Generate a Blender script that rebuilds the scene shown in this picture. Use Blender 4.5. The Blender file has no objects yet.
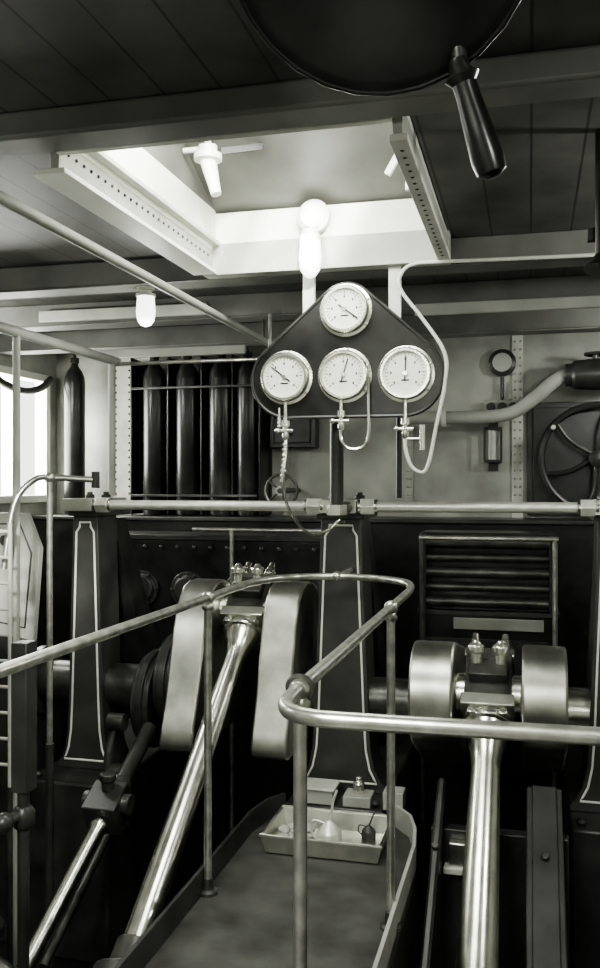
import bpy, bmesh, math, random
from mathutils import Vector, Matrix
random.seed(4)
scene = bpy.context.scene
PI = math.pi

# ------------------------------------------------------------------ materials
TR, TB = .985, .90
def mat(name, v, rough=0.5, metal=0.0, var=0.25, scale=6.0, bump=0.0, emit=0.0):
    m = bpy.data.materials.new(name); m.use_nodes = True
    nt = m.node_tree; bs = nt.nodes["Principled BSDF"]
    tc = nt.nodes.new("ShaderNodeTexCoord")
    n = nt.nodes.new("ShaderNodeTexNoise"); n.inputs["Scale"].default_value = scale
    n.inputs["Detail"].default_value = 6
    nt.links.new(tc.outputs["Object"], n.inputs["Vector"])
    r = nt.nodes.new("ShaderNodeValToRGB")
    lo = max(v*(1-var), 0); hi = min(v*(1+var), 1)
    r.color_ramp.elements[0].position = 0.3; r.color_ramp.elements[1].position = 0.7
    r.color_ramp.elements[0].color = (lo*TR, lo, lo*TB, 1)
    r.color_ramp.elements[1].color = (hi*TR, hi, hi*TB, 1)
    nt.links.new(n.outputs["Fac"], r.inputs["Fac"])
    nt.links.new(r.outputs["Color"], bs.inputs["Base Color"])
    bs.inputs["Roughness"].default_value = rough
    bs.inputs["Metallic"].default_value = metal
    if bump:
        b = nt.nodes.new("ShaderNodeBump"); b.inputs["Strength"].default_value = bump
        b.inputs["Distance"].default_value = 0.01
        nt.links.new(n.outputs["Fac"], b.inputs["Height"])
        nt.links.new(b.outputs["Normal"], bs.inputs["Normal"])
    if emit:
        bs.inputs["Emission Color"].default_value = (.98, 1, .93, 1)
        bs.inputs["Emission Strength"].default_value = emit
    return m

def plank_mat(name, v, axis, width, seam=0.35, rough=.5):
    m = mat(name, v, rough, 0, .5, 3)
    nt = m.node_tree; bs = nt.nodes["Principled BSDF"]
    tc = nt.nodes.new("ShaderNodeTexCoord")
    sp = nt.nodes.new("ShaderNodeSeparateXYZ"); nt.links.new(tc.outputs["Object"], sp.inputs[0])
    d = nt.nodes.new("ShaderNodeMath"); d.operation = 'DIVIDE'; d.inputs[1].default_value = width
    nt.links.new(sp.outputs[axis], d.inputs[0])
    f = nt.nodes.new("ShaderNodeMath"); f.operation = 'FRACT'; nt.links.new(d.outputs[0], f.inputs[0])
    g = nt.nodes.new("ShaderNodeMath"); g.operation = 'GREATER_THAN'; g.inputs[1].default_value = .05
    nt.links.new(f.outputs[0], g.inputs[0])
    mr = nt.nodes.new("ShaderNodeMapRange"); mr.inputs[3].default_value = seam; mr.inputs[4].default_value = 1
    nt.links.new(g.outputs[0], mr.inputs[0])
    mx = nt.nodes.new("ShaderNodeMixRGB"); mx.blend_type = 'MULTIPLY'; mx.inputs[0].default_value = 1
    src = bs.inputs["Base Color"].links[0].from_socket
    nt.links.new(src, mx.inputs[1]); nt.links.new(mr.outputs[0], mx.inputs[2])
    nt.links.new(mx.outputs[0], bs.inputs["Base Color"])
    return m

STEEL = mat("polished_steel", .75, .25, 1, .2, 14, .08)
BAR = mat("bright_bar_steel", .78, .38, .55, .15, 14, .05)
WEB = mat("brushed_steel", .56, .36, 1, .3, 7, .14)
RAIL = mat("rail_steel", .54, .28, .85, .3, 20, .08)
BRASS = mat("brass_grey", .85, .22, .9, .12, 12)
DARK = mat("dark_paint", .034, .36, 0, .55, 5, .18)
BLACK = mat("black_enamel", .014, .28, 0, .7, 8, .15)
COLP = mat("column_paint", .052, .38, 0, .35, 5, .06)
LINE = mat("white_lining", .8, .5, 0, .1, 10)
IRON = mat("oily_iron", .085, .36, .6, .5, 9, .3)
PITM = mat("pit_floor_oily", .016, .35, 0, .5, 4, .3)
WALL = mat("bulkhead_paint", .36, .5, 0, .42, 2.2, .1)
WALLL = mat("light_bulkhead_paint", .6, .5, 0, .2, 5, .1)
WHITE = mat("white_paint", .84, .5, 0, .06, 4)
TRIM = mat("cream_trim", .6, .5, 0, .15, 6, .1)
BEAM = mat("beam_paint", .15, .5, 0, .35, 3, .1)
CEIL = plank_mat("deckhead_planks", .10, 0, .17)
PLATE = mat("walkway_plate", .08, .42, .2, .45, 6, .25)
FACE = mat("gauge_face", .88, .4, 0, .03, 3)
INK = mat("ink", .02, .5)
GLOW = mat("lit_glass", .9, .2, 0, .02, 2, 0, 3.0)
GLASSW = mat("opal_glass", .85, .15, 0, .02, 2, 0, .4)
TIN = mat("tinplate", .7, .3, 1, .2, 10, .1)
LID = mat("skylight_lid", .15, .5, 0, .3, 3, .1)
PANEL = mat("grey_panel", .38, .5, 0, .2, 4, .1)

# ------------------------------------------------------------------ mesh builder
class B:
    def __init__(s, name):
        s.name = name; s.v = []; s.f = []; s.m = []; s.mats = []
    def mi(s, m):
        if m not in s.mats: s.mats.append(m)
        return s.mats.index(m)
    def add(s, vs, fs, m):
        o = len(s.v); k = s.mi(m)
        s.v += [tuple(v) for v in vs]
        for f in fs:
            s.f.append([i+o for i in f]); s.m.append(k)
    def box(s, x0, x1, y0, y1, z0, z1, m):
        vs = [(x, y, z) for x in (x0, x1) for y in (y0, y1) for z in (z0, z1)]
        s.add(vs, [(0,1,3,2),(4,6,7,5),(0,4,5,1),(2,3,7,6),(0,2,6,4),(1,5,7,3)], m)
    def obox(s, c, ax, ay, az, h, m):
        c = Vector(c); vs = []
        for i in (-1,1):
            for j in (-1,1):
                for k in (-1,1):
                    vs.append(c + Vector(ax)*h[0]*i + Vector(ay)*h[1]*j + Vector(az)*h[2]*k)
        s.add(vs, [(0,1,3,2),(4,6,7,5),(0,4,5,1),(2,3,7,6),(0,2,6,4),(1,5,7,3)], m)
    def frame(s, d):
        d = Vector(d).normalized()
        u = d.cross(Vector((0,0,1)))
        if u.length < .1: u = d.cross(Vector((0,1,0)))
        u.normalize(); return d, u, d.cross(u)
    def lathe(s, p, d, prof, m, n=24, cap=True):
        d, u, w = s.frame(d); p = Vector(p); vs = []; fs = []
        for (t, r) in prof:
            for i in range(n):
                a = 2*PI*i/n
                vs.append(p + d*t + (u*math.cos(a) + w*math.sin(a))*max(r, 1e-5))
        for j in range(len(prof)-1):
            for i in range(n):
                k = (i+1) % n
                fs.append((j*n+i, j*n+k, (j+1)*n+k, (j+1)*n+i))
        if cap:
            fs.append(tuple(range(n))[::-1]); e = (len(prof)-1)*n
            fs.append(tuple(range(e, e+n)))
        s.add(vs, fs, m)
    def cyl(s, a, b, r, m, r1=None, n=20):
        a = Vector(a); b = Vector(b)
        s.lathe(a, b-a, [(0, r), ((b-a).length, r if r1 is None else r1)], m, n)
    def ball(s, c, r, m, n=16, sq=1.0):
        s.lathe(Vector(c)-Vector((0,0,r*sq)), (0,0,1),
                [(r*sq*(1-math.cos(PI*i/10)), r*math.sin(PI*i/10)) for i in range(11)], m, n, False)
    def tube(s, pts, r, m, n=12, smooth=True, sub=6, closed=False):
        P = [Vector(p) for p in pts]
        if smooth and len(P) > 2:
            Q = []
            for i in range(len(P)-1):
                a = P[max(i-1,0)]; b = P[i]; c = P[i+1]; d = P[min(i+2, len(P)-1)]
                for k in range(sub):
                    t = k/sub
                    Q.append(.5*((2*b)+(c-a)*t+(2*a-5*b+4*c-d)*t*t+(3*b-a-3*c+d)*t*t*t))
            Q.append(P[-1]); P = Q
        vs = []; fs = []; N = len(P)
        T = []
        for i in range(N):
            if closed: t = P[(i+1)%N]-P[i-1]
            else: t = P[min(i+1,N-1)]-P[max(i-1,0)]
            T.append(t.normalized())
        _, u, _ = s.frame(T[0])
        for i in range(N):
            t = T[i]; u = (u - t*u.dot(t)).normalized(); w = t.cross(u)
            for k in range(n):
                a = 2*PI*k/n; vs.append(P[i]+(u*math.cos(a)+w*math.sin(a))*r)
        for i in range(N if closed else N-1):
            j = (i+1) % N
            for k in range(n):
                l = (k+1) % n
                fs.append((i*n+k, i*n+l, j*n+l, j*n+k))
        if not closed:
            fs.append(tuple(range(n))[::-1]); fs.append(tuple(range((N-1)*n, N*n)))
        s.add(vs, fs, m)
    def torus(s, c, d, R, r, m, n=28, k=8):
        d, u, w = s.frame(d); c = Vector(c)
        s.tube([c+(u*math.cos(2*PI*i/n)+w*math.sin(2*PI*i/n))*R for i in range(n)], r, m, k, False, closed=True)
    def prism(s, poly, plane, a0, a1, m):
        def q(p, a): return (p[0], a, p[1]) if plane == 'XZ' else ((a, p[0], p[1]) if plane == 'YZ' else (p[0], p[1], a))
        n = len(poly)
        vs = [q(p, a0) for p in poly]+[q(p, a1) for p in poly]
        fs = [tuple(range(n)), tuple(range(n, 2*n))[::-1]]
        fs += [(i, i+n, (i+1)%n+n, (i+1)%n) for i in range(n)]
        s.add(vs, fs, m)
    def done(s, bevel=0.0, ang=38):
        me = bpy.data.meshes.new(s.name)
        me.from_pydata(s.v, [], s.f)
        for m in s.mats: me.materials.append(m)
        for p, k in zip(me.polygons, s.m): p.material_index = k; p.use_smooth = True
        bm = bmesh.new(); bm.from_mesh(me)
        bmesh.ops.recalc_face_normals(bm, faces=bm.faces[:]); bm.to_mesh(me); bm.free()
        me.set_sharp_from_angle(angle=math.radians(ang))
        o = bpy.data.objects.new(s.name, me); scene.collection.objects.link(o)
        if bevel:
            b = o.modifiers.new("bevel", 'BEVEL'); b.width = bevel; b.segments = 2
            b.limit_method = 'ANGLE'; b.angle_limit = math.radians(50)
        return o

def hull(circles, n=40):
    pts = []
    for (x, z, r) in circles:
        for i in range(n):
            a = 2*PI*i/n; pts.append((x+r*math.cos(a), z+r*math.sin(a)))
    pts = sorted(set(pts))
    def half(ps):
        h = []
        for p in ps:
            while len(h) > 1 and (h[-1][0]-h[-2][0])*(p[1]-h[-2][1])-(h[-1][1]-h[-2][1])*(p[0]-h[-2][0]) <= 1e-9: h.pop()
            h.append(p)
        return h
    a = half(pts); b = half(pts[::-1]); return a[:-1]+b[:-1]

X, Y, Z = Vector((1,0,0)), Vector((0,1,0)), Vector((0,0,1))

# ------------------------------------------------------------------ room shell
XL, XR, YB, YF = -3.9, 3.0, 6.9, -2.2
ZP, ZC = -.95, 2.72
sx0, sx1 = -1.45, -.385           # skylight opening in X
hx0, hx1 = sx0-.035, sx1+.035
b = B("ceiling")
b.box(XL-.1, hx0, YF, YB+.1, ZC, ZC+.1, CEIL)
b.box(hx1, XR+.1, YF, YB+.1, ZC, ZC+.1, CEIL)
b.box(hx0, hx1, 4.07, YB+.1, ZC, ZC+.1, CEIL)
b.box(hx0, hx1, .91, 2.55, ZC, ZC+.1, CEIL)
b.box(hx0, hx1, YF, -1.11, ZC, ZC+.1, CEIL)
b.done()
b = B("floor")
b.box(XL, XR, YF, YB, ZP-.1, ZP, PITM)
b.done()
b = B("floor_deck_plates")
b.box(XL, XR, YF, 1.62, -.06, 0, PLATE)
b.box(XL, XR, 1.56, 1.62, ZP, -.06, DARK)
b.done()
b = B("wall_back")
b.box(XL-.1, XR+.1, YB, YB+.1, .6, ZC, WALL)
b.box(XL-.1, XR+.1, YB, YB+.1, ZP, .6, DARK)
b.done()
b = B("wall_left")
b.box(XL-.1, XL, YF, 5.7, .8, ZC, WALL)
b.box(XL-.1, XL, 6.75, YB, .8, ZC, WALL)
b.box(XL-.1, XL, 5.7, 6.75, .8, 1.45, WALL)
b.box(XL-.1, XL, 5.7, 6.75, 2.5, ZC, WALL)
b.box(XL-.1, XL, YF, YB, ZP, .8, DARK)
b.done()
b = B("wall_right"); b.box(XR, XR+.1, YF, YB, ZP, ZC, WALL); b.done()
b = B("wall_front"); b.box(XL-.1, XR+.1, YF-.1, YF, ZP, ZC, WALL); b.done()
b = B("window_1")
for (y0, y1, z0, z1) in [(5.7,5.76,1.45,2.5),(6.69,6.75,1.45,2.5),(5.76,6.69,1.45,1.51),(5.76,6.69,2.44,2.5),(6.2,6.225,1.51,2.44)]:
    b.box(XL-.08, XL+.03, y0, y1, z0, z1, WHITE)
b.tube([(XL+.05,5.72,2.46),(XL+.06,6.0,2.36),(XL+.06,6.3,2.33),(XL+.06,6.55,2.38),(XL+.05,6.72,2.47)],.03,DARK,10)
b.done(.006)

for yb, zb in [(-1.3,2.6),(1.05,2.6),(4.14,2.60),(5.05,2.59),(5.95,2.59)]:
    b = B("trim_deck_beam")
    b.box(XL, XR, yb, yb+.12, zb, ZC, BEAM)
    b.box(XL, XR, yb-.02, yb+.14, zb-.012, zb, BEAM)
    b.done(.008)
b = B("trim_deck_beam")
b.box(XL, XR, 2.40, 2.54, 2.635, ZC, BEAM)
b.done(.012)
b = B("trim_header")
b.box(-2.95, -1.85, 5.0, 5.028, 2.60, 2.67, WALLL)
b.box(-.62, 2.6, 5.0, 5.028, 2.535, 2.60, PANEL)
b.box(-3.0, -1.9, 5.90, 5.93, 2.50, 2.56, PANEL)
b.done(.006)

# ------------------------------------------------------------------ skylight
b = B("skylight")
y0, y1 = 2.58, 4.06
b.box(sx0, sx1, y1-.03, y1, 2.73, 2.88, WHITE)
b.box(sx0-.05, sx1+.04, y1-.05, y1+.03, 2.585, 2.73, PANEL)
b.box(sx0-.03, sx0, y0, y1, 2.70, 2.90, WHITE)
b.box(sx0-.095, sx0+.02, y0, y1-.05, 2.588, 2.606, WHITE)
b.box(sx0-.03, sx0, y0, y1-.05, 2.606, 2.70, PANEL)
b.box(sx0, sx0+.035, y0, y1-.03, 2.72, 2.74, TRIM)
for i in range(26):
    yy = y0+.06+i*.052
    b.ball((sx0+.002, yy, 2.665), .006, DARK, 8)
b.box(sx1, sx1+.03, y0, y1, 2.70, 2.90, TRIM)
b.box(sx1-.01, sx1+.045, y0, y1-.05, 2.588, 2.61, TRIM)
b.box(sx1, sx1+.03, y0, y1-.05, 2.61, 2.70, PANEL)
for i in range(22):
    yy = y0+.08+i*.06
    b.lathe((sx1+.018, yy, 2.590), (0,0,-1), [(0,.008),(.005,.006)], DARK, 8)
b.box(sx0, sx1, y0-.02, y0+.01, 2.645, 2.90, TRIM)
ym = 3.30
b.add([(sx0-.03,y1+.02,2.88),(sx1+.03,y1+.02,2.88),(sx1+.03,ym,3.22),(sx0-.03,ym,3.22),
       (sx0-.03,y1+.02,2.91),(sx1+.03,y1+.02,2.91),(sx1+.03,ym,3.25),(sx0-.03,ym,3.25)],
      [(0,1,2,3),(7,6,5,4),(0,4,5,1),(2,6,7,3),(1,5,6,2),(0,3,7,4)], LID)
for xg in (sx0-.03, sx1):
    b.prism([(y0,2.9),(y1,2.9),(ym,3.24)], 'YZ', xg, xg+.03, LID)
for i in range(3):
    xx = sx0+.26+i*.27
    b.add([(xx,y0,2.9),(xx+.03,y0,2.9),(xx+.03,ym,3.22),(xx,ym,3.22),(xx,y0,2.93),(xx+.03,y0,2.93),(xx+.03,ym,3.25),(xx,ym,3.25)],
          [(0,1,2,3),(7,6,5,4),(0,4,5,1),(2,6,7,3),(1,5,6,2),(0,3,7,4)], WHITE)
b.box(sx0, sx1, ym-.03, ym+.03, 3.19, 3.25, TRIM)
b.box(sx1-.10, sx1-.085, 3.60, 3.625, 2.78, 3.05, WHITE)
b.obox((sx1-.13,3.62,2.93), Vector((.5,0,.86)), Y, Vector((-.86,0,.5)), (.09,.012,.014), WHITE)
b.done(.004)
b = B("skylight")  # added opening behind the camera, unseen, lets in fill light
b.box(sx0-.03, sx0, -1.1, .9, 2.6, 2.9, WHITE); b.box(sx1, sx1+.03, -1.1, .9, 2.6, 2.9, WHITE)
b.box(sx0, sx1, .87, .9, 2.6, 2.9, WHITE); b.box(sx0, sx1, -1.1, -1.07, 2.6, 2.9, WHITE)
b.done(.004)

# ------------------------------------------------------------------ lamps
K = 1.5
def light(kind, name, loc, energy, size=None, rot=None, col=(.99,1,.94)):
    L = bpy.data.lights.new(name, kind); L.energy = energy*K; L.color = col
    if size:
        if kind == 'AREA': L.shape = 'RECTANGLE'; L.size, L.size_y = size
        elif kind == 'SUN': L.angle = size
        else: L.shadow_soft_size = size
    o = bpy.data.objects.new(name, L); o.location = loc
    if rot: o.rotation_euler = rot
    scene.collection.objects.link(o); return o
def well_lamp(p, r, h, m, energy=0):
    b = B("bulkhead_or_fill_lamp"); d = (0,0,-1)
    b.lathe(p, d, [(0,r*.9),(.012,r*.9),(.015,r*.6),(.03,r*.6),(.032,r*1.0),(.045,r*1.0)], TRIM, 20)
    q = Vector(p)-Vector((0,0,.045))
    b.lathe(q, d, [(0,r*.85),(h*.5,r*.98),(h*.8,r*.85),(h*.95,r*.5),(h,r*.05)], m, 20)
    o = b.done()
    if energy:
        light('POINT', "lamp_or_fill_light", (p[0], p[1], p[2]-.045-h-.06), energy, .06)
    return o
well_lamp((-1.875,4.20,2.588), .05, .15, GLOW, 6)
for p, e in [((1.05,3.2,2.70),30),((1.1,5.5,2.70),28),((-3.55,4.55,2.70),30),((-2.9,2.1,2.70),24),((.9,.3,2.70),30)]:
    well_lamp(p, .055, .14, GLOW, e)  # extra lamps added out of view to brighten the room
b = B("bulkhead_or_fill_lamp")
b.lathe((-.955,4.01,2.82), (0,-1,0), [(0,.075),(.03,.075),(.04,.06)], WHITE, 24)
b.lathe((-.955,3.97,2.82), (0,-1,0), [(0,.055),(.03,.052),(.055,.035),(.065,.01)], GLOW, 24)
b.lathe((-.965,3.96,2.75), (0,0,-1), [(0,.035),(.02,.042),(.03,.05),(.05,.05)], WHITE, 20)
b.lathe((-.965,3.96,2.70), (0,0,-1), [(0,.046),(.08,.052),(.13,.045),(.16,.025),(.17,.003)], GLOW, 20)
b.done()
light('POINT', "lamp_or_fill_light", (-.965,3.86,2.66), 4, .05)
b = B("bulkhead_or_fill_lamp")
b.lathe((-1.33,3.62,3.04), (0,0,-1), [(0,.04),(.03,.04),(.035,.06),(.06,.06)], WHITE, 20)
b.lathe((-1.33,3.62,2.98), (.28,-.1,-1), [(0,.035),(.05,.032),(.11,.026),(.16,.022),(.165,.002)], GLASSW, 20)
b.cyl((-1.33,3.62,3.03),(-1.33,3.62,3.1),.015,TRIM)
b.cyl((-1.44,3.62,3.03),(-1.33,3.62,3.03),.012,TRIM)
b.obox((-1.19,3.66,3.03), Vector((.9,.2,.1)).normalized(), Vector((-.2,.97,0)).normalized(), Z, (.09,.006,.014), INK)
b.done()

s = light('SUN', "sun_light", (0,0,6), 6, math.radians(6))
s.rotation_euler = Vector((-.34,.85,-.32)).to_track_quat('-Z','Y').to_euler()
light('AREA', "daylight_or_fill", (-.92,-.1,2.85), 120, (1.0,1.9), (0,0,0))  # added soft fill from behind the camera, set in the unseen rear opening
light('AREA', "daylight_or_fill", (-.92,3.0,3.05), 20, (1.0,.6), (math.radians(25),0,0))
w = light('AREA', "window_daylight", (XL-.15,6.2,2.0), 55, (1.0,1.0))
w.rotation_euler = Vector((1,0,-.1)).to_track_quat('-Z','Y').to_euler()
wd = bpy.data.worlds.new("sky"); scene.world = wd; wd.use_nodes = True
wd.node_tree.nodes["Background"].inputs[0].default_value = (.99,1,.93,1)
wd.node_tree.nodes["Background"].inputs[1].default_value = 2.4
try:
    scene.view_settings.look = 'AgX - Medium High Contrast'
except Exception:
    pass

# ------------------------------------------------------------------ columns
def column(cx, sc):
    b = B("engine_column")
    def hw(z):
        pts = [(0,.235),(.03,.235),(.06,.205),(.12,.175),(.22,.155),(.40,.144),(1.42,.104),(1.47,.104)]
        for (a, wa), (c, wc) in zip(pts, pts[1:]):
            if z <= c: return (wa+(wc-wa)*(z-a)/(c-a))*sc
        return .104*sc
    zs = [0,.03,.06,.09,.12,.17,.22,.3,.4,.8,1.2,1.42]
    poly = [(cx+hw(z), z) for z in zs]+[(cx-hw(z), z) for z in zs[::-1]]
    b.prism(poly, 'XZ', 4.6, 4.84, COLP)
    b.add([(cx-.09*sc,4.8,1.40),(cx+.09*sc,4.8,1.40),(cx+.12*sc,5.50,0),(cx-.12*sc,5.50,0),
           (cx-.09*sc,4.98,1.40),(cx+.09*sc,4.98,1.40),(cx+.12*sc,5.78,0),(cx-.12*sc,5.78,0)],
          [(0,1,2,3),(7,6,5,4),(0,4,5,1),(2,6,7,3),(1,5,6,2),(0,3,7,4)], DARK)
    b.box(cx-.125*sc, cx+.125*sc, 4.57, 5.0, 1.42, 1.475, COLP)
    b.box(cx-.10*sc, cx+.10*sc, 4.59, 4.98, 1.475, 1.52, PANEL)
    i = .024
    ln = [(cx+hw(z)-i, z) for z in (.05,.07,.09,.12,.17,.22,.3,.4,.8,1.2,1.33)]
    top = [(cx+hw(1.33)-i-.02,1.36),(cx+hw(1.33)-i-.02,1.385),(cx-hw(1.33)+i+.02,1.385),(cx-hw(1.33)+i+.02,1.36)]
    lf = [(cx-hw(z)+i, z) for z in (1.33,1.2,.8,.4,.3,.22,.17,.12,.09,.07,.05)]
    b.tube([(x,4.598,z) for x, z in ln+top+lf], .0068, LINE, 6, False, closed=True)
    for xx in (-.07,.07):
        b.lathe((cx+xx*sc,4.75,1.52),(0,0,1),[(0,.03),(.02,.03),(.02,.018),(.035,.018)],IRON,6)
    b.done(.006)
for cx, sc in [(-2.42,.72),(-.955,1.0),(.425,1.0)]:
    column(cx, sc)
b = B("engine_bedplate")
for cx in (-2.41,-.945,.435):
    b.box(cx-.25, cx+.25, 4.36, 5.88, ZP, -.001, DARK)
    for dx in (-.20,.20):
        b.lathe((cx+dx,4.42,-.001),Z,[(0,.028),(.03,.028)],IRON,6)
b.done(.02)

b = B("tie_rod")
zr = 1.485
b.cyl((-2.28,4.53,zr),(-1.07,4.53,zr),.027,BAR); b.cyl((-.80,4.53,zr),(.28,4.53,zr),.027,BAR)
for xx in (-2.275,-1.08,-.80,.27):
    b.lathe((xx-.035,4.53,zr),(1,0,0),[(0,.046),(.07,.046)],BAR,6)
    b.lathe((xx-.05,4.53,zr),(1,0,0),[(0,.036),(.1,.036)],STEEL,16)
for cx, h in ((-2.42,.09),(-.955,.10),(.425,.13)):
    b.box(cx-h, cx+h, 4.50, 4.568, zr-.035, zr+.035, WEB)
b.done(.003)

# ------------------------------------------------------------------ crank shaft
b = B("crankshaft")
sy, sz = 4.75, .45
for a, c in [(-2.99,-1.80),(-1.16,-.53),(.15,1.6)]:
    b.cyl((a,sy,sz),(c,sy,sz),.12,IRON if a < -1 else STEEL,n=32)
wl = [(4.66,1.07),(4.58,1.05),(4.52,1.00),(4.47,.93),(4.43,.84),(4.40,.74),(4.37,.64),(4.34,.54),(4.30,.44),(4.265,.36),(4.24,.29),(4.25,.25),(4.30,.23),(4.95,.23),(5.05,.4),(5.0,.8),(4.93,.98),(4.84,1.05),(4.75,1.07)]
for a, c in [(-1.825,-1.645),(-1.34,-1.155)]:
    b.prism(wl, 'YZ', a, c, WEB)
wr = hull([(4.25,.62,.24),(4.76,.45,.3)])
for a, c in [(-.53,-.335),(-.035,.16)]:
    b.prism(wr, 'YZ', a, c, WEB)
b.cyl((-1.65,4.74,.90),(-1.34,4.74,.90),.10,STEEL); b.cyl((-.34,4.26,.62),(-.03,4.26,.62),.10,STEEL)
b.done(.012)

def con_rod(cx, py, pz, slope, L, r0, r1):
    b = B("connecting_rod")
    a = Vector((0,-1,-slope)).normalized()
    n = Vector((0,-slope,1)).normalized(); n = (n - a*n.dot(a)).normalized()
    p = Vector((cx,py,pz))
    b.obox(p - a*.035, X, a, n, (.105,.12,.115), IRON)
    b.obox(p + a*.115, X, a, n, (.118,.032,.12), TIN)
    b.obox(p - a*.17, X, a, n, (.115,.025,.11), STEEL)
    for sx in (-.07,.07):
        for sn in (-.08,.08):
            q = p + X*sx + n*sn
            b.cyl(q-a*.30, q+a*.16, .019, STEEL)
            b.lathe(q-a*.195, -a, [(0,.036),(.04,.036)], STEEL, 6)
            b.lathe(q-a*.235, -a, [(0,.028),(.03,.028)], STEEL, 6)
            b.lathe(q+a*.155, a, [(0,.034),(.03,.034)], STEEL, 6)
    b.obox(p + n*.14 - a*.03, X, a, n, (.085,.05,.03), IRON)
    for sx in (-.055,.055):
        b.lathe(p+n*.16-a*.05+X*sx, Z, [(0,.025),(.05,.025),(.055,.038),(.085,.038),(.095,.02),(.11,.01)], BRASS, 14)
    b.lathe(p+a*.15, a, [(0,.112),(.035,.112),(.045,.095),(.09,.085),(.12,r0*1.35),(.17,r0*1.12),(.24,r0),(L,r1)], STEEL, 36)
    b.lathe(p+a*(.15+L), a, [(0,r1*1.3),(.1,r1*1.35),(.12,.13),(.3,.13)], IRON, 24)
    return b.done(.005)
con_rod(-1.49, 4.74, .90, .74, 1.70, .050, .062)
con_rod(-.185, 4.26, .62, .78, 1.35, .062, .082)

b = B("eccentric_rod")
a = Vector((0,-1,-.52)).normalized()
b.lathe((-1.95,3.85,.01), a, [(0,.045),(.03,.045),(.05,.034),(1.3,.034)], STEEL, 20)
b.obox((-1.95,3.93,.06), X, a, Vector((0,-.46,.888)), (.085,.09,.08), DARK)
b.lathe((-1.95,3.98,.08), -a, [(0,.06),(.1,.06),(.12,.04),(.5,.04)], DARK, 20)
b.lathe((-2.07,3.93,.08), X, [(0,.05),(.24,.05)], IRON, 20)
b.lathe((-1.95,3.93,.14), Z, [(0,.03),(.04,.03),(.05,.04),(.08,.04)], IRON, 14)
b.done(.006)
b = B("eccentric_sheave")
for xx, oz in ((-2.08,-.05),(-1.95,.06)):
    b.lathe((xx,sy-.05,sz+oz), X, [(0,.25),(.03,.25),(.03,.27),(.07,.27),(.07,.25),(.10,.25)], DARK, 40)
b.done(.004)
b = B("crosshead_guide")
cdir = Vector((0,-1,-.70)).normalized(); cn = Vector((0,-.57,.82))
for cx, hx in ((-.385,.02),(.06,.075)):
    c = Vector((cx,3.35,-.32))
    b.obox(c, X, cdir, cn, (hx,.95,.05), DARK); b.obox(c+cn*.055, X, cdir, cn, (hx*.7,.95,.008), DARK)
    for t in (-.6,.2): b.lathe(c+cdir*t+cn*.06, cn, [(0,.02),(.02,.02)], IRON, 6)
b.box(-.42,.16,3.95,4.02,ZP,.10,DARK)
b.box(-.34,-.25,3.90,3.95,-.04,.06,TIN); b.box(-.36,-.23,3.88,3.95,-.07,-.04,TRIM)
for x in (-.38,.0,.12): b.lathe((x,3.95,.04),-Y,[(0,.018),(.02,.018)],IRON,6)
b.done(.006)
b = B("shaft_bearing")
b.lathe((-2.99,sy,sz), X, [(0,.2),(.05,.2),(.05,.17),(.2,.17),(.2,.2),(.25,.2)], DARK, 28)
b.box(-2.97,-2.76,4.55,4.95,-.95,.4,DARK)
b.done(.008)
b = B("bilge_pump")
b.lathe((-2.02,3.35,ZP), Z, [(0,.16),(.03,.16),(.03,.11),(.32,.11),(.33,.15),(.37,.15),(.38,.10),(.42,.06),(.46,.06)], DARK, 28)
b.lathe((-2.32,3.4,ZP), Z, [(0,.14),(.03,.14),(.03,.09),(.60,.09),(.61,.13),(.65,.13),(.68,.05),(.86,.03)], DARK, 28)
b.tube([(-2.32,3.4,-.5),(-2.2,3.36,-.42),(-2.02,3.35,-.52)], .035, IRON, 12)
for i in range(6):
    a_=2*PI*i/6; b.lathe((-2.32+.11*math.cos(a_),3.4+.11*math.sin(a_),-.30),Z,[(0,.014),(.02,.014)],STEEL,6)
b.torus((-2.32,3.4,-.08),Z,.08,.010,IRON)
b.cyl((-2.40,3.4,-.08),(-2.24,3.4,-.08),.007,IRON)
b.done(.004)
b = B("link_motion")
b.tube([(-2.10,4.35,.36),(-2.13,4.30,.18),(-2.11,4.30,0),(-2.04,4.32,-.18)], .025, IRON, 10)
for z in (.36,.10,-.16): b.lathe((-2.13,4.31,z),X,[(0,.045),(.09,.045)],IRON,18)
b.cyl((-2.10,4.31,-.16),(-2.10,3.6,-.55),.022,IRON)
b.done()

# ------------------------------------------------------------------ walkway
b = B("walkway_platform")
outline = [(-1.25,1.62),(-.46,1.62),(-.46,3.75),(-.48,3.95),(-.55,4.12),(-.66,4.24),(-.8,4.31),(-.93,4.33),(-1.06,4.31),(-1.16,4.24),(-1.22,4.12),(-1.25,3.95)]
b.prism(outline, 'XY', -.05, 0, PLATE)
b.prism([(x*.999, y) for x, y in outline], 'XY', -.30, -.05, DARK)
def ribbon(path, z0, z1, th, m):
    n = len(path); vs = []; fs = []
    for i, (x, y) in enumerate(path):
        p = path[max(i-1,0)]; q = path[min(i+1,n-1)]
        d = Vector((q[0]-p[0], q[1]-p[1])).normalized(); nx, ny = -d.y*th, d.x*th
        vs += [(x,y,z0),(x,y,z1),(x+nx,y+ny,z1),(x+nx,y+ny,z0)]
    for i in range(n-1):
        for k in range(4):
            l = (k+1)%4; fs.append((i*4+k, i*4+l, i*4+4+l, i*4+4+k))
    fs += [(0,1,2,3),((n-1)*4+3,(n-1)*4+2,(n-1)*4+1,(n-1)*4)]
    b.add(vs, fs, m)
ribbon([(-1.25,1.65),(-1.25,3.0),(-1.25,3.95),(-1.22,4.12),(-1.16,4.22)], 0, .10, -.014, DARK)
ribbon([(-.60,4.19),(-.52,4.08),(-.48,3.93),(-.46,3.75),(-.46,2.8),(-.46,1.75)], 0, .10, -.014, PANEL)
b.done()

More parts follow.
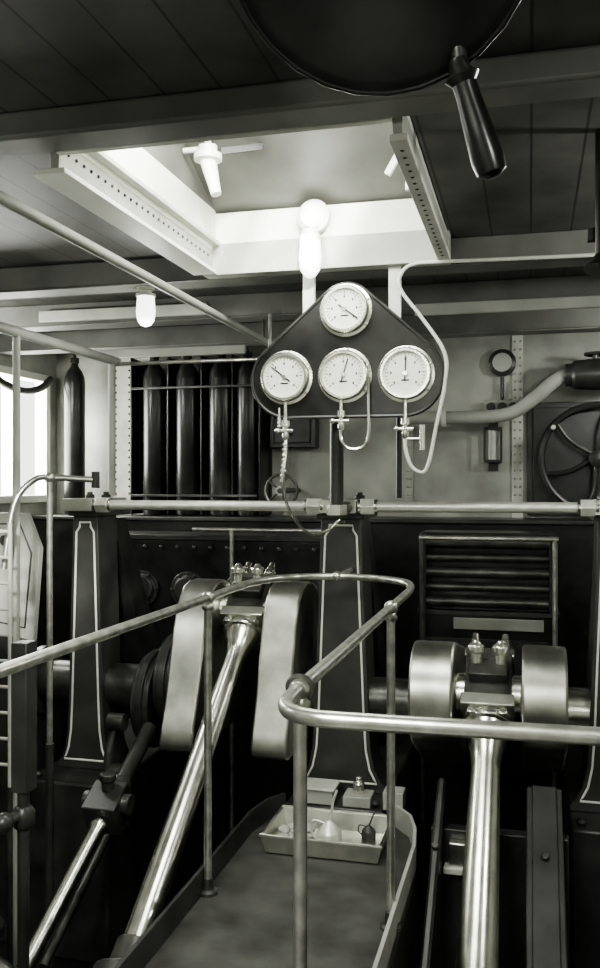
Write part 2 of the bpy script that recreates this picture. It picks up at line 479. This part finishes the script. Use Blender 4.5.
b = B("handrail")
zh = 1.155
rail = [(-1.22,.9),(-1.22,2.0),(-1.22,3.3),(-1.225,3.7),(-1.20,3.95),(-1.10,4.15),(-.9,4.24),(-.70,4.20),(-.54,4.04),(-.49,3.8),(-.485,3.5),(-.485,3.0),(-.485,2.2),(-.485,1.86),(-.47,1.73),(-.41,1.67),(-.28,1.66),(.3,1.67),(1.6,1.68)]
b.tube([(x,y,zh) for x, y in rail], .0165, RAIL, 14)
for (x, y) in [(-1.22,3.32),(-.485,3.22),(-.485,1.9),(-1.22,1.2),(1.2,1.675)]:
    b.cyl((x,y,0),(x,y,zh-.02),.0155,RAIL,n=14)
    b.lathe((x,y,0),Z,[(0,.04),(.012,.04),(.02,.024),(.06,.02)],IRON,16)
    b.ball((x,y,zh),.026,RAIL)
    b.lathe((x,y,zh-.05),Z,[(0,.0165),(.01,.024),(.02,.024),(.03,.018)],RAIL,14)
b.torus((-.485,1.9,zh),(0,1,.2),.026,.008,IRON,20)
b.ball((-.9,4.24,zh),.026,RAIL)
b.cyl((-.9,4.24,zh),(-.9,4.59,zh),.012,RAIL)
b.done()

# ------------------------------------------------------------------ drip tray and oil can
b = B("oil_drip_tray")
x0,x1,ya,yb = -1.13,-.60,3.72,4.08
vs = []
for (i, z) in ((.02,.006),(0,.085),(.012,.085),(.03,.012)):
    vs += [(x0+i,ya+i,z),(x1-i,ya+i,z),(x1-i,yb-i,z),(x0+i,yb-i,z)]
fs = []
for r in range(3):
    for k in range(4):
        l = (k+1)%4; fs.append((r*4+k, r*4+l, r*4+4+l, r*4+4+k))
fs += [(0,1,2,3),(12,13,14,15)]
b.add(vs, fs, WEB)
b.tube([(x0,ya,.085),(x1,ya,.085),(x1,yb,.085),(x0,yb,.085)], .007, TIN, 8, False, closed=True)
b.done()
def tin(name, p, r, h, m=TIN):
    b = B(name)
    b.lathe(p, Z, [(0,r),(h*.45,r),(h*.55,r*.9),(h*.8,r*.35),(h*.85,r*.28)], m, 24)
    P = Vector(p)
    b.tube([P+Z*h*.8, P+Z*h*1.1+X*.01, P+Z*h*1.5+X*.02, P+Z*h*1.8+X*.035], r*.11, m, 8)
    b.tube([P+Z*h*.75-X*r*.35, P+Z*h*.8-X*r*1.3, P+Z*h*.45-X*r*1.45, P+Z*h*.2-X*r*.98], r*.09, m, 8)
    b.done()
tin("oil_can", (-.85,3.84,.013), .055, .14, BAR)
tin("oil_can", (-.70,3.98,.013), .032, .07, IRON)
b = B("cotton_waste_heap")
for i in range(14):
    b.ball((-1.02+random.uniform(-.06,.07), 3.92+random.uniform(-.09,.09), .03+random.uniform(0,.02)), random.uniform(.018,.03), PANEL, 10, .6)
b.done()
b = B("lubricator_box")
b.box(-1.10,-.95,4.37,4.50,.001,.07,PANEL); b.box(-.90,-.76,4.37,4.50,.001,.055,PANEL); b.box(-1.11,-.94,4.36,4.51,.07,.085,WALLL)
b.lathe((-.83,4.44,.055),Z,[(0,.03),(.05,.03),(.06,.015),(.08,.015)],BRASS,14)
b.box(-.70,-.60,4.37,4.48,.001,.09,PANEL)
b.done(.005)

# ------------------------------------------------------------------ gauge board
gy = 4.0
b = B("pressure_gauge_board")
hl = hull([(-.806,2.378,.13),(-1.075,2.080,.175),(-.543,2.080,.175)])
b.prism(hl, 'XZ', gy, gy+.04, BLACK)
b.tube([(x,gy,z) for x, z in hl], .008, DARK, 8, False, closed=True)
for (gx, gz, rot, R) in [(-.806,2.385,2.2,.108),(-1.085,2.088,-.9,.112),(-.811,2.09,.3,.112),(-.533,2.088,.05,.115)]:
    b.lathe((gx,gy,gz),(0,-1,0),[(0,R+.012),(.012,R+.012),(.014,R),(.05,R),(.058,R-.006),(.058,R-.016),(.045,R-.018)],BRASS,40,False)
    b.lathe((gx,gy-.044,gz),(0,-1,0),[(0,R-.016),(.001,R-.016)],FACE,40)
    for i in range(25):
        a = math.radians(-130+i*260/24); l = .016 if i % 4 == 0 else .008
        d = Vector((math.sin(a),0,math.cos(a))); e = Vector((math.cos(a),0,-math.sin(a)))
        b.obox(Vector((gx,gy-.046,gz))+d*(R-.026-l/2), d, e, Y, (l/2,.0012,.001), INK)
        if i % 4 == 0:
            b.obox(Vector((gx,gy-.046,gz))+d*(R-.052), X, Z, Y, (.003,.005,.001), INK)
    d = Vector((math.sin(rot),0,math.cos(rot))); e = Vector((math.cos(rot),0,-math.sin(rot)))
    b.obox(Vector((gx,gy-.049,gz))+d*.02, d, e, Y, (.055,.0026,.001), INK)
    b.lathe((gx,gy-.045,gz),(0,-1,0),[(0,.010),(.008,.010)],BRASS,14)
    b.obox((gx,gy-.046,gz-.03), X, Z, Y, (.018,.003,.0008), INK)
    for i in range(6):
        a = 2*PI*i/6+.4
        b.ball((gx+math.cos(a)*(R+.005),gy-.014,gz+math.sin(a)*(R+.005)),.006,BRASS,8)
b.box(-1.02,-.965,4.045,4.07,2.3,2.585,TRIM); b.box(-.62,-.565,4.045,4.07,2.3,2.585,TRIM)
b.done()

b = B("gauge_pipework")
g2 = gy-.02
def cock(x, z):
    b.lathe((x,g2,z),Z,[(0,.008),(.01,.016),(.03,.016),(.035,.01),(.06,.01),(.065,.020),(.09,.020),(.095,.008)],BRASS,12)
    b.cyl((x-.04,g2,z+.045),(x+.035,g2,z+.045),.008,BRASS)
    b.ball((x-.04,g2,z+.045),.013,BRASS,10)
for x, z0_, z1_ in ((-1.085,1.95,1.80),(-.825,1.95,1.84),(-.535,1.95,1.80)):
    b.cyl((x,g2,z0_+.03),(x,g2,z1_),.009,BRASS); cock(x,z1_)
b.cyl((-1.115,g2,1.95),(-1.115,g2,1.86),.006,BRASS)
b.tube([(-1.085,g2,1.81),(-1.085,g2,1.74),(-1.10,g2,1.6),(-1.09,g2+.1,1.47),(-1.06,4.3,1.36),(-1.0,4.42,1.36),(-.93,4.46,1.42)],.0075,BRASS,8)
for i in range(8):
    b.ball((-1.088-.002*i,g2,1.78-.024*i),.012,BRASS,8)
b.tube([(-.825,g2,1.86),(-.825,g2,1.80),(-.79,g2,1.76),(-.73,g2,1.765),(-.70,g2,1.82),(-.70,g2,1.95),(-.70,g2,2.08)],.0075,BRASS,8)
b.tube([(-.535,g2,1.82),(-.535,g2,1.76),(-.51,g2,1.68),(-.46,g2,1.65),(-.43,g2,1.70),(-.40,g2,1.85),(-.36,g2,2.05),(-.365,g2,2.18),(-.46,g2,2.33),(-.555,g2,2.46),(-.555,g2,2.53),(-.50,g2,2.572),(-.35,g2,2.575),(-.1,g2+.02,2.575),(1.2,g2+.1,2.575)],.0085,TRIM,10)
b.cyl((-.46,g2,1.75),(-.46,g2,1.86),.012,BRASS); b.cyl((-.535,g2,1.80),(-.46,g2,1.80),.007,BRASS)
b.done()
b = B("gauge_stand_pipe")
b.cyl((-.905,4.26,1.50),(-.905,4.26,1.97),.033,DARK); b.cyl((-.64,4.52,1.53),(-.64,4.52,2.56),.014,DARK)
b.lathe((-.905,4.26,1.45),Z,[(0,.05),(.05,.05)],STEEL,6)
b.cyl((-.905,4.26,1.48),(-.905,4.49,1.48),.03,DARK)
b.done()

# ------------------------------------------------------------------ pipes
def pipes(name, segs):
    b = B(name)
    for pts, r, m in segs: b.tube(pts, r, m, 12, len(pts) > 2)
    return b.done()
pipes("overhead_pipe", [([(-1.52,.0,2.45),(-1.53,5.35,2.45)],.02,PANEL),
      ([(-1.53,5.12,2.45),(-1.53,5.12,2.575)],.008,DARK)])
pipes("overhead_pipe", [([(-2.42,.5,2.34),(-2.42,5.0,2.34)],.027,PANEL),([(-2.42,4.97,2.32),(-1.45,4.97,2.32)],.012,RAIL),
      ([(-2.42,4.93,1.53),(-2.42,4.93,2.34)],.022,PANEL),([(-2.42,3.9,ZP),(-2.42,3.9,2.34)],.018,PANEL),([(-1.45,4.97,2.32),(-1.45,4.98,2.58)],.010,RAIL)])
pipes("guard_rail", [([(-2.3,5.95,1.28),(-1.2,5.95,1.28)],.015,RAIL),([(-2.0,5.92,1.28),(-2.0,5.92,ZP)],.015,RAIL),([(-.62,5.38,1.28),(-.62,5.38,ZP)],.013,IRON),([(.14,5.38,1.28),(.14,5.38,ZP)],.015,RAIL),([(-.64,5.38,1.28),(.16,5.38,1.28)],.015,RAIL)])

# ------------------------------------------------------------------ machinery behind
b = B("steam_chest")
b.box(-.66,.15,5.62,5.94,.80,1.30,BLACK)
for i, z in enumerate((.88,.97,1.06,1.15,1.24)):
    b.cyl((-.66,5.58,z),(.15,5.58,z),.026 if i%2 else .034,IRON,n=16)
for x in (-.66,.11): b.box(x,x+.04,5.54,5.62,.82,1.29,DARK)
b.box(-.66,.15,5.56,5.94,ZP,.80,BLACK)
b.box(-.67,.17,5.54,5.96,.80,.83,DARK)
b.box(-.45,.08,5.52,5.54,.72,.79,PANEL)
b.box(-.62,.10,5.53,5.56,.42,.66,DARK)
for i in range(6): b.lathe((-.56+i*.125,5.53,.63),-Y,[(0,.014),(.015,.014)],IRON,6)
b.done(.004)
b = B("condenser_casing")
b.box(-3.0,-1.25,6.0,6.38,ZP,1.20,BLACK)
b.box(-3.02,-1.23,5.99,6.385,1.20,1.24,DARK)
for i in range(14): b.lathe((-2.93+i*.125,6.0,1.15),(0,-1,0),[(0,.018),(.02,.018)],IRON,6)
for x in (-2.7,-2.35,-1.95,-1.5):
    b.lathe((x,6.0,.85),-Y,[(0,.13),(.03,.13),(.03,.10),(.05,.09)],DARK,28)
    for i in range(6):
        a_=2*PI*i/6; b.lathe((x+.113*math.cos(a_),5.97,.85+.113*math.sin(a_)),-Y,[(0,.012),(.015,.012)],IRON,6)
b.done(.008)
b = B("tool_shelf")
b.box(XL+.01,XR-.01,6.42,6.88,ZP,1.32,BLACK); b.box(XL+.01,XR-.01,6.40,6.89,1.32,1.35,DARK)
b.done(.006)
b = B("reversing_gear_casing")
b.box(.75,1.6,4.9,5.6,ZP,.28,DARK); b.box(.85,1.5,5.0,5.5,.28,.5,DARK)
b.done(.01)

for i, (cx, r) in enumerate([(-2.90,.09),(-2.62,.09),(-2.34,.095),(-2.12,.085),(-3.60,.085)]):
    b = B("compressed_air_cylinder")
    h = 1.20
    b.lathe((cx,6.66,1.355),Z,[(0,r*.9),(.02,r),(h-.14,r),(h-.09,r*.95),(h-.04,r*.75),(h,r*.4),(h+.03,r*.3),(h+.03,r*.42),(h+.07,r*.42)],BLACK,24)
    b.lathe((cx,6.66,1.355+h+.07),Z,[(0,.012),(.03,.012),(.03,.028),(.045,.028)],IRON,14)
    b.done()
b = B("cylinder_rack")
for z in (1.50,2.34):
    b.box(-3.04,-2.01,6.53,6.55,z,z+.02,DARK)
b.box(-3.08,-1.99,6.86,6.895,1.36,2.6,BLACK)
for x in (-3.08,-2.77,-2.49,-2.235,-2.015):
    b.box(x,x+.015,6.60,6.86,1.36,2.6,BLACK)
b.done(.004)
b = B("trim_riveted_strip")
for (x0,x1,m) in [(-3.36,-3.20,WALLL),(-.13,-.05,WALLL),(-1.9,-1.84,WALL),(-.93,-.87,WALL)]:
    b.box(x0,x1,6.88,6.9,1.35,2.72,m)
    z = 1.4
    while z < 2.7:
        for xx in (x0+.02,x1-.02): b.ball((xx,6.878,z),.009,DARK if x1-x0>.1 else PANEL,8)
        z += .06
b.done()
b = B("wall_mounted_gauge")
b.lathe((-.20,6.88,2.50),(0,-1,0),[(0,.10),(.05,.10),(.06,.085)],DARK,28); b.lathe((-.20,6.815,2.50),(0,-1,0),[(0,.07),(.004,.07)],WALL,28)
b.cyl((-.20,6.84,2.40),(-.20,6.84,2.2),.014,DARK); b.box(-.33,-.07,6.80,6.89,2.12,2.22,PANEL)
for x in (-.28,-.20,-.12): b.lathe((x,6.8,2.17),(0,-1,0),[(0,.032),(.02,.032)],DARK,16)
b.done(.003)
b = B("sight_glass_lantern")
b.box(-.33,-.20,6.78,6.89,1.76,1.78,DARK); b.box(-.33,-.20,6.78,6.89,2.0,2.02,DARK)
for xx in (-.325,-.205):
    b.box(xx-.008,xx+.008,6.78,6.8,1.78,2.0,DARK)
b.cyl((-.265,6.84,1.78),(-.265,6.84,2.0),.035,WALLL); b.box(-.30,-.23,6.87,6.89,1.7,2.08,DARK)
b.done()
b = B("steam_pipe")
b.tube([(-.85,6.6,2.09),(-.5,6.6,2.08),(-.15,6.58,2.10),(.05,6.55,2.22),(.2,6.55,2.34),(.4,6.55,2.36),(1.6,6.55,2.36)],.048,PANEL,16)
b.lathe((-.62,6.6,2.083),X,[(0,.07),(.03,.07)],WALLL,20)
b.lathe((.24,6.55,2.36),X,[(0,.08),(.04,.08),(.06,.10),(.2,.11),(.32,.10),(.36,.09),(.4,.09)],DARK,20)
b.cyl((.44,6.55,2.36),(.44,6.55,2.50),.02,IRON); b.torus((.44,6.55,2.50),Z,.07,.01,IRON)
b.done()
b = B("notice_board")
b.box(-.02,1.1,6.86,6.898,1.37,2.20,DARK)
b.box(.02,1.06,6.84,6.86,1.41,2.16,BLACK)
b.done(.004)
b = B("spoked_handwheel")
wc = Vector((.46,6.68,1.78))
b.torus(wc,Y,.38,.022,DARK,44); b.lathe(wc+Y*.04,-Y,[(0,.06),(.08,.06),(.10,.03)],DARK,20)
for i in range(6):
    a=2*PI*i/6+.3; e=Vector((math.cos(a),0,math.sin(a)))
    b.tube([wc+e*.05, wc+e*.22+Vector((-e.z,0,e.x))*.03, wc+e*.375],.016,IRON,8)
b.cyl(wc,wc+Y*.155,.025,IRON)
b.lathe(wc+Vector((-.30,0,.22)),-Y,[(0,.012),(.03,.018),(.1,.018),(.11,.01)],WALLL,12)
b.done()
b = B("switch_box")
b.box(-1.97,-1.60,6.75,6.87,1.88,2.16,BLACK); b.box(-1.93,-1.64,6.73,6.75,1.92,2.12,DARK)
b.lathe((-1.81,6.73,2.0),(0,-1,0),[(0,.03),(.04,.03)],IRON,14)
b.done(.006)
b = B("valve_handwheel")
b.torus((-1.77,6.37,1.55),(0,-1,0),.12,.011,IRON)
for i in range(5):
    a=2*PI*i/5; b.cyl((-1.77,6.37,1.55),(-1.77+.12*math.cos(a),6.37,1.55+.12*math.sin(a)),.008,IRON)
b.cyl((-1.77,6.33,1.55),(-1.77,6.88,1.55),.02,IRON); b.lathe((-1.77,6.39,1.55),(0,-1,0),[(0,.035),(.05,.035)],PANEL)
b.done()

# left side fittings
b = B("control_panel")
b.prism([(-3.05,.80),(-2.64,.74),(-2.60,1.25),(-2.68,1.44),(-3.05,1.44)],'XZ',4.42,4.46,PANEL)
b.tube([(-3.0,4.418,.86),(-2.69,4.418,.81),(-2.65,4.418,1.22),(-2.72,4.418,1.38),(-3.0,4.418,1.38)],.006,DARK,6,False,closed=True)
b.lathe((-2.80,4.42,1.29),(0,-1,0),[(0,.03),(.03,.03)],DARK,14)
b.box(-3.04,-2.68,4.46,4.53,ZP,.9,DARK)
b.done(.005)
b = B("control_lever_stand")
b.cyl((-1.68,2.75,ZP),(-1.68,2.75,1.04),.020,DARK)
b.lathe((-1.68,2.75,.42),Z,[(0,.025),(.02,.04),(.06,.04),(.08,.025)],DARK,16); b.ball((-1.70,2.66,.47),.035,DARK)
b.cyl((-1.70,2.66,.47),(-1.68,2.75,.47),.02,DARK)
b.box(-1.71,-1.65,2.72,2.79,.55,1.06,DARK)
b.done(.004)
b = B("stanchion_pipe")
b.tube([(-2.40,3.76,1.2),(-2.37,3.8,1.5),(-2.30,3.86,1.62),(-2.22,3.92,1.63),(-2.05,4.0,1.62)],.015,RAIL)
b.cyl((-2.24,3.9,.35),(-2.24,3.9,1.64),.015,RAIL); b.ball((-2.24,3.9,1.63),.026,RAIL); b.cyl((-2.24,3.9,ZP),(-2.24,3.9,.35),.02,DARK)
b.lathe((-2.05,4.0,1.58),Z,[(0,.02),(.08,.02)],IRON,12)
b.done()
b = B("wire_ladder")
b.cyl((-2.49,3.70,.2),(-2.49,3.70,1.48),.010,PANEL); b.cyl((-2.33,3.70,.2),(-2.33,3.70,1.42),.010,PANEL)
for i in range(10): b.cyl((-2.49,3.70,.3+i*.12),(-2.33,3.70,.3+i*.12),.008,PANEL)
b.cyl((-2.49,3.70,ZP),(-2.49,3.70,.2),.012,DARK); b.cyl((-2.33,3.70,ZP),(-2.33,3.70,.2),.012,DARK)
b.done()
b = B("voice_pipe")
b.cyl((.22,3.0,2.32),(.22,3.0,2.72),.020,DARK); b.lathe((.22,3.0,2.32),(-.3,-.4,-1),[(0,.022),(.03,.028),(.05,.042),(.055,.042)],IRON,18)
b.box(.18,.28,3.02,3.05,2.38,2.42,DARK)
b.done()

# ------------------------------------------------------------------ telegraph overhead
b = B("engine_telegraph")
c = Vector((-.245,1.50,2.535)); nrm = Vector((.05,-.74,-.67)).normalized()
b.lathe(c, nrm, [(-.10,.10),(-.08,.20),(-.03,.262),(0,.270),(.02,.268),(.03,.25),(.036,.235),(.045,.12),(.05,.02)], BLACK, 56)
b.torus(c+nrm*.02, nrm, .262, .007, BLACK)
b.cyl(c-nrm*.08, Vector((-.25,1.56,2.72)), .05, DARK)
b.lathe(c+nrm*.04, nrm, [(0,.05),(.03,.05),(.04,.03)], IRON, 20)
h0 = Vector((-.140,1.60,2.43)); h1 = Vector((-.120,1.62,2.335)); h2 = Vector((-.060,1.66,2.140))
b.tube([c+nrm*.06, h0, h1], .014, IRON, 10)
b.lathe(h1, h2-h1, [(-.02,.016),(0,.020),(.012,.032),(.024,.022),(.05,.022),(.10,.026),(.16,.030),(.185,.027),(.195,.012)], BLACK, 20)
b.done()

# ------------------------------------------------------------------ camera
cam = bpy.data.cameras.new("camera"); co = bpy.data.objects.new("camera", cam)
scene.collection.objects.link(co)
co.location = (0,0,1.6); co.rotation_euler = (PI/2, 0, math.atan(230/900))
cam.sensor_fit = 'VERTICAL'; cam.sensor_height = 24; cam.lens = 24*900/968
scene.camera = co
